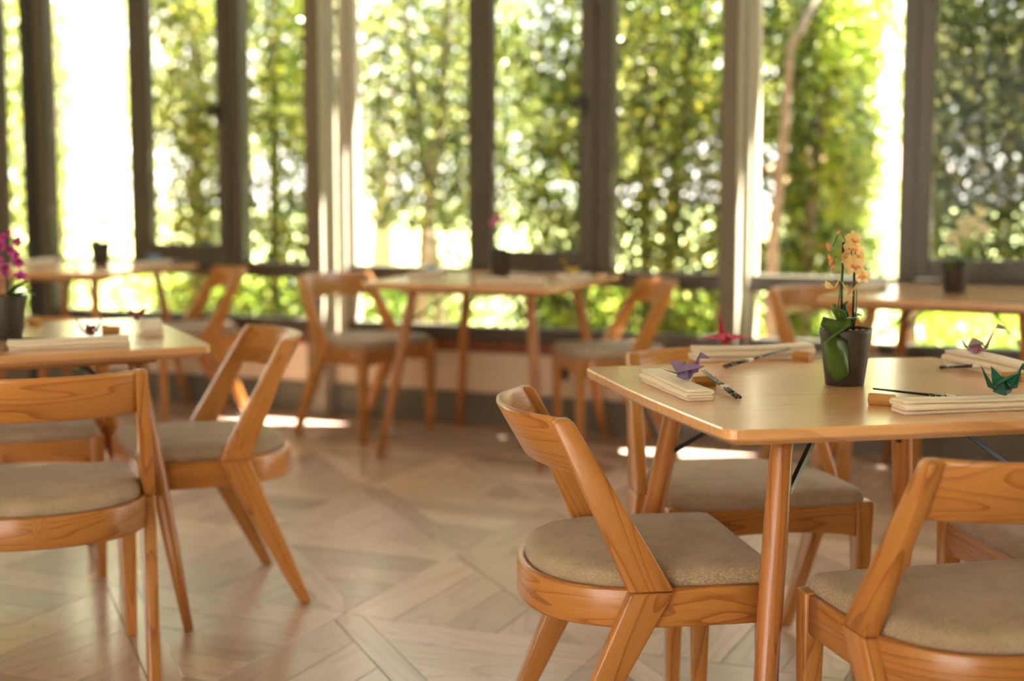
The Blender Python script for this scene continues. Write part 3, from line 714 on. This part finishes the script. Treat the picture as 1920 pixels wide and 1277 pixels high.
# white orchid, far left table
o4 = make_pot((-2.14, 7.62, TOP), 'black pot with a faint white orchid on the far left window table')
stem(o4, [(0, 0, .10), (.004, 0, .18), (-.005, -.005, .24)], .0016)
for i in range(5): flower(o4, (-.012+.012*i, -.01, .175+.018*i), .020, WHITE, CREAM, .5*i-1, .2*i)
for a in (0.1, 2.9, 4.4): leaf(o4, [(0, 0, .105), (.02*math.cos(a), .02*math.sin(a), .128), (.045*math.cos(a), .045*math.sin(a), .132), (.062*math.cos(a), .062*math.sin(a), .120)], [.012, .026, .024, .006])
# cream orchid, far right table
o5 = make_pot((1.72, 5.68, TOP), 'cream white orchid in a dark pot on the far right window table')
stem(o5, [(0, 0, .10), (.005, -.004, .17), (.012, -.006, .23), (.05, -.008, .28), (.10, -.01, .29)], .0018)
for i in range(12):
    f = i/11; flower(o5, (-.025+.135*f, -.012-.01*(i % 2), .215+.075*math.sin(f*2.0)-.03*(i % 3)+.02*(i % 2)), .024, CREAM, WHITE, .6*math.sin(i), .3*math.cos(i*2), i)
for a, l in ((3.3, 1.3), (2.6, 1.0), (4.2, 1.2), (.3, .9), (5.5, .8)):
    leaf(o5, [(0, 0, .105), (.03*l*math.cos(a), .03*l*math.sin(a), .135), (.06*l*math.cos(a), .06*l*math.sin(a), .130), (.085*l*math.cos(a), .085*l*math.sin(a), .095)], [.014, .032, .030, .008])

# ---------------------------------------------------------------- place settings
def rot(v, a): return (v[0]*math.cos(a)-v[1]*math.sin(a), v[0]*math.sin(a)+v[1]*math.cos(a))
a1 = R(13.3)
# right front table
make_napkin((.334, 2.985, TOP), a1, 'napkin under the purple crane, folded end towards the camera', seed=2)
make_crane((.352, 2.955, TOP+NH), R(-58), 'purple paper crane on the front left napkin of the right table', (PM['purple'], PM['lilac']), 1.3, .75, .012, .055, .030, .045)
make_chopsticks((.447, 2.862, TOP), R(10), 'chopsticks beside the purple crane, thick ends towards the camera')
make_rest((.405, 3.055, TOP), R(100), 'wooden chopstick rest behind the purple crane')
make_napkin((.585, 3.535, TOP), a1+R(90), 'napkin under the pink crane along the back edge', seed=5).scale = (1.1, 1, 1.35)
make_crane((.515, 3.515, TOP+NH*1.35), R(188), 'pink paper crane with open wings on the back left napkin', (PM['red'], PM['pink']), 1.05, 1.0, .004, .062, .020)
make_chopsticks((.492, 3.355, TOP), R(-49), 'chopsticks lying in front of the pink crane napkin')
make_rest((.700, 3.50, TOP), R(40), 'wooden chopstick rest beside the pot, right of the pink crane napkin')
make_napkin((1.085, 3.28, TOP), a1+R(3), 'napkin under the mauve crane at the right edge of the table', seed=8).scale = (1.1, 1, 1.35)
make_crane((1.062, 3.33, TOP+NH*1.35), R(-95), 'mauve and pink paper crane on the back right napkin', (PM['mauve'], PM['grey']), 1.25, .75, .012, .030, .044)
make_chopsticks((.985, 3.34, TOP), R(-125), 'chopsticks left of the mauve crane napkin')
make_rest((1.068, 3.12, TOP), R(103), 'wooden chopstick rest behind the green crane')
make_napkin((.862, 2.725, TOP), a1+R(90), 'napkin along the front edge under the green crane', seed=11)
make_crane((.925, 2.735, TOP+NH), R(-75), 'green paper crane on the front napkin at the right', (PM['teal'], PM['green']), 1.25, .65, .026, .036, .036)
make_chopsticks((.935, 2.805, TOP), R(88), 'chopsticks beside the green crane, tips on the rest')
make_rest((.712, 2.790, TOP), R(58), 'wooden chopstick rest at the left end of the front napkin')
# left front table
def on(ti, u, v):
    (x, y), a, _ = tables[ti]; p = rot((u, v), R(a)); return (x+p[0], y+p[1], TOP)
def up(p, h): return (p[0], p[1], p[2]+h)
aL = 25.2
make_napkin(on(1, .10, -.335), R(aL+86), 'napkin along the front edge of the left table', seed=21)
make_crane(up(on(1, .155, -.33), NH), R(aL-75), 'dark red paper crane on the front napkin of the left table', (PM['wine'], PM['wine']), .95, .5, .02, .055, .05)
make_chopsticks(on(1, .17, -.262), R(aL+92), 'chopsticks behind the dark red crane on the left table')
make_napkin(on(1, .375, -.02), R(aL-10), 'napkin under the speckled crane on the left table', seed=23)
make_crane(up(on(1, .35, .06), NH), R(aL+200), 'speckled mauve paper crane on the right napkin of the left table', (PM['wine'], PM['mauve']), 1.0, .6, .02, .03, .03)
make_rest(on(1, .262, -.02), R(aL-110), 'wooden chopstick rest on the left table near its right napkin')
make_chopsticks(on(1, .275, .16), R(aL+170), 'dark chopsticks on the rest near the right napkin of the left table')
make_napkin(on(1, -.07, .375), R(aL+85), 'napkin at the far side of the left table behind the pot', seed=25)
make_rest(on(1, .10, .34), R(aL+20), 'wooden chopstick rest at the far side of the left table')
# middle window table
make_napkin(on(2, .20, -.33), R(-22.3+90), 'napkin front right on the middle window table', seed=31)
make_napkin(on(2, .375, -.02), R(-22.3), 'napkin under the yellow crane on the middle window table', seed=32)
make_crane(up(on(2, .375, -.04), NH), R(60), 'yellow paper crane at the right of the middle window table', (PM['yellow'], PM['yellow']), 1.1, .9, .012, .04, .05)
make_napkin(on(2, -.36, .03), R(-22.3), 'napkin left on the middle window table near the sunlit post', seed=33)
make_crane(up(on(2, -.35, .06), NH), R(10), 'pale blue paper crane at the left of the middle window table', (PM['blue'], PM['blue']), .8, .9, .0, .02, .02)
make_rest(on(2, .10, -.24), R(40), 'wooden chopstick rest on the middle window table')
# far left window table
make_napkin(on(3, -.30, .10), R(-10), 'napkin at the left of the far left window table', seed=41)
make_napkin(on(3, .36, .10), R(-17), 'napkin under the blue crane on the far left window table', seed=42)
make_crane(up(on(3, .36, .13), NH), R(60), 'blue paper crane on the far left window table', (PM['blue'], PM['blue']), 1.1, .8, .006, .03, .03)
make_rest(on(3, .12, -.20), R(10), 'wooden chopstick rest on the far left window table')
# far right window table
make_napkin(on(4, -.36, .02), R(-30), 'napkin at the left of the far right window table', seed=51)
make_crane(up(on(4, -.36, .08), NH), R(20), 'pale blue paper crane on the far right window table', (PM['blue'], PM['grey']), .7, .9, .0, .02, .02)
make_chopsticks(on(4, -.29, -.10), R(-30), 'chopsticks on the far right window table')

# ---------------------------------------------------------------- outdoors
def corridor_mask(P, targets, rad):
    """leaves that would stand in the gaps the sun comes through"""
    keep = np.ones(len(P), bool); L = -np.array(sun_dir)
    for t, r_ in targets:
        v = P-np.array(t); k = v@L; dd = np.linalg.norm(v-np.outer(k, L), axis=1); keep &= ~((dd < r_) & (k > 0))
    return keep
gaps = []
for q in (-1.0, -.86, -.72):
    for z in (.15, .45, .75, 1.05, 1.32): gaps.append((wp(q, -.05, z), .19))
for q in (1.12, 1.26, 1.40, 1.52):
    for z in (.15, .45, .75, 1.05, 1.32): gaps.append((wp(q, -.05, z), .18))
for x, y, r_ in ((-.93, 7.33, .15), (-.80, 7.24, .13), (.86, 6.56, .12), (1.05, 6.48, .16), (1.2, 6.4, .12)): gaps.append(((x, y, 0), r_))
def leaves(name, par, P, size, mat, kind='stuff', tonebias=0, mask=True):
    P = np.asarray(P)
    if mask: P = P[corridor_mask(P, gaps, 0)]
    n = len(P); sz = size*rng.uniform(.6, 1.3, n)
    u = rng.normal(size=(n, 3)); u[:, 2] -= .6; u /= np.linalg.norm(u, axis=1)[:, None]
    v = np.cross(u, rng.normal(size=(n, 3))); v /= np.linalg.norm(v, axis=1)[:, None]
    w_ = np.cross(u, v)
    a = P; b = P+u*sz[:, None]*.5+v*sz[:, None]*.38+w_*sz[:, None]*.06; c = P+u*sz[:, None]; d = P+u*sz[:, None]*.5-v*sz[:, None]*.38+w_*sz[:, None]*.06
    V = np.stack([a, b, c, d], 1).reshape(-1, 3)
    me = bpy.data.meshes.new(name); me.vertices.add(4*n); me.loops.add(4*n); me.polygons.add(n)
    me.vertices.foreach_set('co', V.ravel().astype('f4')); me.loops.foreach_set('vertex_index', np.arange(4*n, dtype='i4'))
    me.polygons.foreach_set('loop_start', np.arange(0, 4*n, 4, dtype='i4')); me.update()
    t = np.clip(rng.beta(1.6, 1.6, n)+tonebias, 0, 1); at = me.attributes.new('tone', 'FLOAT', 'POINT'); at.data.foreach_set('value', np.repeat(t, 4).astype('f4'))
    me.materials.append(mat); o = link(name, me, par)
    if kind: o['kind'] = kind
    return o
def cloud(s0, s1, d0, d1, z0, z1, n, clump=.0, seed=0, ragged=.12, density=None):
    """points in wall coordinates, gathered into sprays, with ragged edges"""
    r = np.random.default_rng(seed)
    s = r.uniform(s0, s1, n*2); d = r.uniform(d0, d1, n*2); z = z0+(z1-z0)*r.random(n*2)
    f = np.sin(s*7.3+z*3.1+seed)+np.sin(z*6.7-s*4.1+d*5+seed*2)+np.sin(s*15+z*11+seed)*.7
    k = f > (-2.7+clump*2.7)*1.0
    edge = np.minimum(s-s0, s1-s)+ragged*np.sin(z*9+seed)*.8+r.normal(size=n*2)*ragged*.4
    k &= edge > 0
    s, d, z = s[k][:n], d[k][:n], z[k][:n]
    T = np.array(T_); Nn = np.array(N_); return np.array([0, 7.11, 0])+np.outer(s, T)+np.outer(d, Nn)+np.outer(z, [0, 0, 1])
def branchy(t, name, pts, rad):
    V, F = tube([wp(*p) for p in pts], rad, 8); return link(name, mesh(name, V, F, M['trunk'], True), t)
def tree(name, label, cat, parts, trunks, group='trees and climbers outside the windows'):
    t = empty(name, wp(parts[0][0][0]*.5+parts[0][0][1]*.5, parts[0][0][2], GZ0), 0, label, cat, group)
    for i, (p, n, size, mat, cl, tb_) in enumerate(parts):
        o = leaves('foliage', t, cloud(*p, int(n*2.1), cl, seed=int(abs(p[0]*100))+i+3), size*.8, M[mat], tonebias=tb_); o.matrix_parent_inverse = Matrix.Translation(-t.location)
    for nm, pts, rad in trunks:
        o = branchy(t, nm, pts, rad); o.matrix_parent_inverse = Matrix.Translation(-t.location)
    return t
GZ0 = -.25
struct(link('ground', mesh('ground', *prism([(-60, -40, -.6), (60, -40, -.6), (60, 90, -.6), (-60, 90, -.6)], [(-60, -40, GZ0), (60, -40, GZ0), (60, 90, GZ0), (-60, 90, GZ0)]), M['lawn'])), 'sunlit lawn outside', 'ground')
struct(link('bounce_paving', mesh('bounce_paving', wbox(-14, 14, -22, .95, GZ0-.1, GZ0+.02), BOXF, M['paving'])), 'pale paving added around the dining room for warm bounce light', 'ground')  # added so warm light bounces indoors instead of green from the lawn
tree('climbing_ivy', 'narrow green foliage behind the leftmost window bay', 'climber', [((-5.6, -4.2, 1.0, 1.9, GZ0, 2.72), 7200, .055, 'leaf_mid', .25, 0)], [('trunk', [(-4.6, 1.4, GZ0), (-4.5, 1.4, 2.6)], .04)])
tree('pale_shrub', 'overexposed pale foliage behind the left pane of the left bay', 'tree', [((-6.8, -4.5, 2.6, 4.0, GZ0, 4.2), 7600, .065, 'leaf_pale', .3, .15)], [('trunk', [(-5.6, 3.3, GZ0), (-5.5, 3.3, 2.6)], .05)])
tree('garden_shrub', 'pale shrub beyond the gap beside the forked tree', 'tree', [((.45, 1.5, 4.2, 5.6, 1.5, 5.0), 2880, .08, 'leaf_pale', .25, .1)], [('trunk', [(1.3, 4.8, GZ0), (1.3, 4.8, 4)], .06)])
tree('climbing_ivy', 'bright green ivy column behind the sash of the left bay', 'climber', [((-3.17, -2.68, 1.2, 1.8, GZ0, 2.72), 6000, .050, 'leaf_mid', .12, .08)], [('trunk', [(-2.9, 1.5, GZ0), (-2.88, 1.5, 2.6)], .04)])
tree('climbing_ivy', 'green and yellow ivy behind the right pane of the left bay', 'climber', [((-2.60, -1.98, 1.2, 2.0, GZ0, 2.72), 6560, .050, 'leaf_mid', .25, -.02)], [('trunk', [(-2.12, 1.9, GZ0), (-2.15, 1.9, 2.6)], .07), ('trunk', [(-2.45, 1.7, GZ0), (-2.40, 1.7, 2.6)], .035)])
tree('slender_tree', 'sparse tree with white sky dots behind the left pane of the middle bay', 'tree', [((-1.95, -.72, 1.3, 2.6, .9, 2.75), 6000, .055, 'leaf_dark', .35, .05), ((-2.1, -.6, 2.6, 3.4, GZ0, 2.0), 2880, .065, 'leaf_pale', .35, .0)],
     [('trunk', [(-1.45, 1.8, GZ0), (-1.38, 1.8, .9), (-1.26, 1.8, 1.7), (-1.20, 1.8, 2.6), (-1.1, 1.8, 3.5)], [.045, .04, .035, .03, .02]), ('trunk', [(-1.38, 2.1, GZ0), (-1.50, 2.1, 1.0), (-1.62, 2.1, 1.9), (-1.7, 2.1, 2.6)], [.04, .035, .03, .02])])
tree('climbing_ivy', 'green ivy edge behind the sash of the middle bay', 'climber', [((-.58, -.12, 1.2, 1.9, GZ0, 2.72), 5440, .050, 'leaf_mid', .2, -.05), ((-.95, -.5, 3.0, 3.8, 1.2, 3.8), 1280, .07, 'leaf_pale', .4, .2)], [('trunk', [(-.3, 1.7, GZ0), (-.28, 1.7, 2.6)], .04)])
tree('hedge_tree', 'dense yellow green tree behind the right pane of the middle bay', 'tree', [((-.10, .80, 1.1, 2.0, GZ0, 2.72), 10800, .050, 'leaf_mid', .22, .0)],
     [('trunk', [(.18, 1.75, GZ0), (.24, 1.75, 1.0), (.34, 1.75, 2.0), (.38, 1.75, 2.6)], [.045, .04, .035, .03]), ('trunk', [(.05, 1.9, GZ0), (.03, 1.9, 1.2), (.04, 1.9, 2.6)], [.045, .04, .03])])
tree('forked_tree', 'grey forked tree with ivy behind the left pane of the right bay', 'tree', [((.74, 1.40, 1.5, 2.4, .2, 2.75), 7200, .050, 'leaf_mid', .35, -.02), ((1.18, 1.42, 1.3, 1.9, 1.0, 2.75), 2080, .05, 'leaf_lime', .25, .1)],
     [('trunk', [(.93, 1.3, GZ0), (.95, 1.3, .9), (1.00, 1.3, 1.5), (1.02, 1.3, 1.9), (1.16, 1.3, 2.15)], [.035, .03, .026, .022, .015]), ('trunk', [(1.02, 1.7, GZ0), (1.05, 1.7, .9), (1.10, 1.7, 1.5), (1.18, 1.7, 1.95), (1.2, 1.7, 2.4)], [.035, .03, .026, .022, .015]), ('trunk', [(.86, 2.2, GZ0), (.88, 2.2, 2.6)], [.07, .05])])
tree('dense_hedge', 'dense dark green hedge behind the right bay', 'tree', [((1.66, 3.9, 1.1, 2.2, .75, 2.75), 44000, .040, 'leaf_dark', .1, -.05)], [('trunk', [(2.3, 1.8, GZ0), (2.3, 1.8, 3.2)], .05), ('trunk', [(1.62, 1.6, GZ0), (1.64, 1.6, .95)], .035)])
tree('dense_hedge', 'dense hedge out of frame on the right', 'tree', [((4.1, 6.2, 1.2, 2.0, GZ0, 2.75), 7200, .055, 'leaf_dark', .2, 0)], [('trunk', [(5, 1.7, GZ0), (5, 1.7, 3.2)], .05)])
t = empty('shade_canopy', wp(0, .8, 3.15), 0, 'unseen leafy canopy added overhead to screen the windows from the sun', 'climber')  # unseen leaves added to block the sun, left open over the sun patches
o = leaves('foliage', t, cloud(-5.8, 6.0, .28, .98, 3.1, 3.45, 20000, .0, seed=77), .085, M['leaf_mid']); o.matrix_parent_inverse = Matrix.Translation(-t.location)
# low planting seen through the low panes, far trees
for k, (s0, s1, n) in enumerate(((-6.8, -5.6, 2600), (-4.35, -2.7, 5200), (-2.6, -1.8, 2600), (-1.0, .55, 7000), (.72, 1.05, 1100), (1.35, 4.4, 10000))):
    lab = ['low bright shrubs outside the far left low pane', 'low shrubs outside the low pane behind the far left chair', 'low pale shrubs outside the low pane left of the middle table', 'low lime shrubs outside the low pane right of the middle table',
           'small low shrub beside the forked tree', 'low lime shrubs outside the low pane under the far right table'][k]
    t = empty('low_shrub', wp((s0+s1)/2, 2.6, GZ0), 0, lab, 'shrub', 'low shrubs outside')
    o = leaves('foliage', t, cloud(s0, s1, 2.3, 3.6, GZ0, .52, n, .2, seed=60+k), .06, M['leaf_lime'], tonebias=.05, mask=False); o.matrix_parent_inverse = Matrix.Translation(-t.location)
for k, (s, d, r_, h) in enumerate(((-12.2, 9, 1.5, 5.5), (-9.2, 11, 1.7, 6), (-6.2, 10, 1.5, 5), (-3.9, 12, 1.5, 5.5), (-1.6, 9.5, 1.2, 5.0), (2.0, 10, 1.6, 6), (6, 9, 2.0, 6), (-16, 8, 2.0, 6))):
    lab = 'far pale green garden tree, %s' % ['behind the leftmost panes', 'behind the left bay', 'behind the sunlit post', 'behind the pale shrubs of the middle bay', 'just left of the outbuilding', 'behind the dense hedge', 'beyond the right edge', 'beyond the left edge'][k]
    t = empty('garden_tree', wp(s, d, GZ0), 0, lab, 'tree', 'far garden trees')
    r = np.random.default_rng(90+k); n = 4200; u = r.normal(size=(n, 3)); u /= np.linalg.norm(u, axis=1)[:, None]; rad = r_*r.uniform(.55, 1, n)**.5
    Pp = np.array(wp(s, d, h*.55))+u*rad[:, None]*np.array([1, 1, 1.25])
    Pp = Pp[np.sin(Pp[:, 0]*3+k)+np.sin(Pp[:, 2]*3.4)+np.sin(Pp[:, 1]*2.6) > -.9]; Pp = Pp[Pp[:, 2] > .4]
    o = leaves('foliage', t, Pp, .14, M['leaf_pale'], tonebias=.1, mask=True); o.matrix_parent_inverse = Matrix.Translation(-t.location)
    o = branchy(t, 'trunk', [(s, d, GZ0), (s+.1, d, h*.5)], [.16, .09]); o.matrix_parent_inverse = Matrix.Translation(-t.location)
b = empty('outbuilding', wp(-1.15, 15, GZ0), R(-24), 'pale outbuilding with a brown roof far behind the right bay', 'building')
link('wall', mesh('wall', boxv(-.95, .95, -1.2, 1.2, 0, 1.55), BOXF, M['brick']), b)
V = [(-1.15, -1.5, 1.5), (1.15, -1.5, 1.5), (1.15, 1.5, 1.5), (-1.15, 1.5, 1.5), (-1.0, 0, 2.0), (1.0, 0, 2.0)]
link('roof', mesh('roof', V, [(0, 1, 2, 3), (0, 1, 5, 4), (1, 2, 5), (2, 3, 4, 5), (3, 0, 4)], M['roof']), b)
link('window', mesh('window', boxv(-.5, .3, -1.23, -1.19, .5, 1.1), BOXF, M['steel']), b)
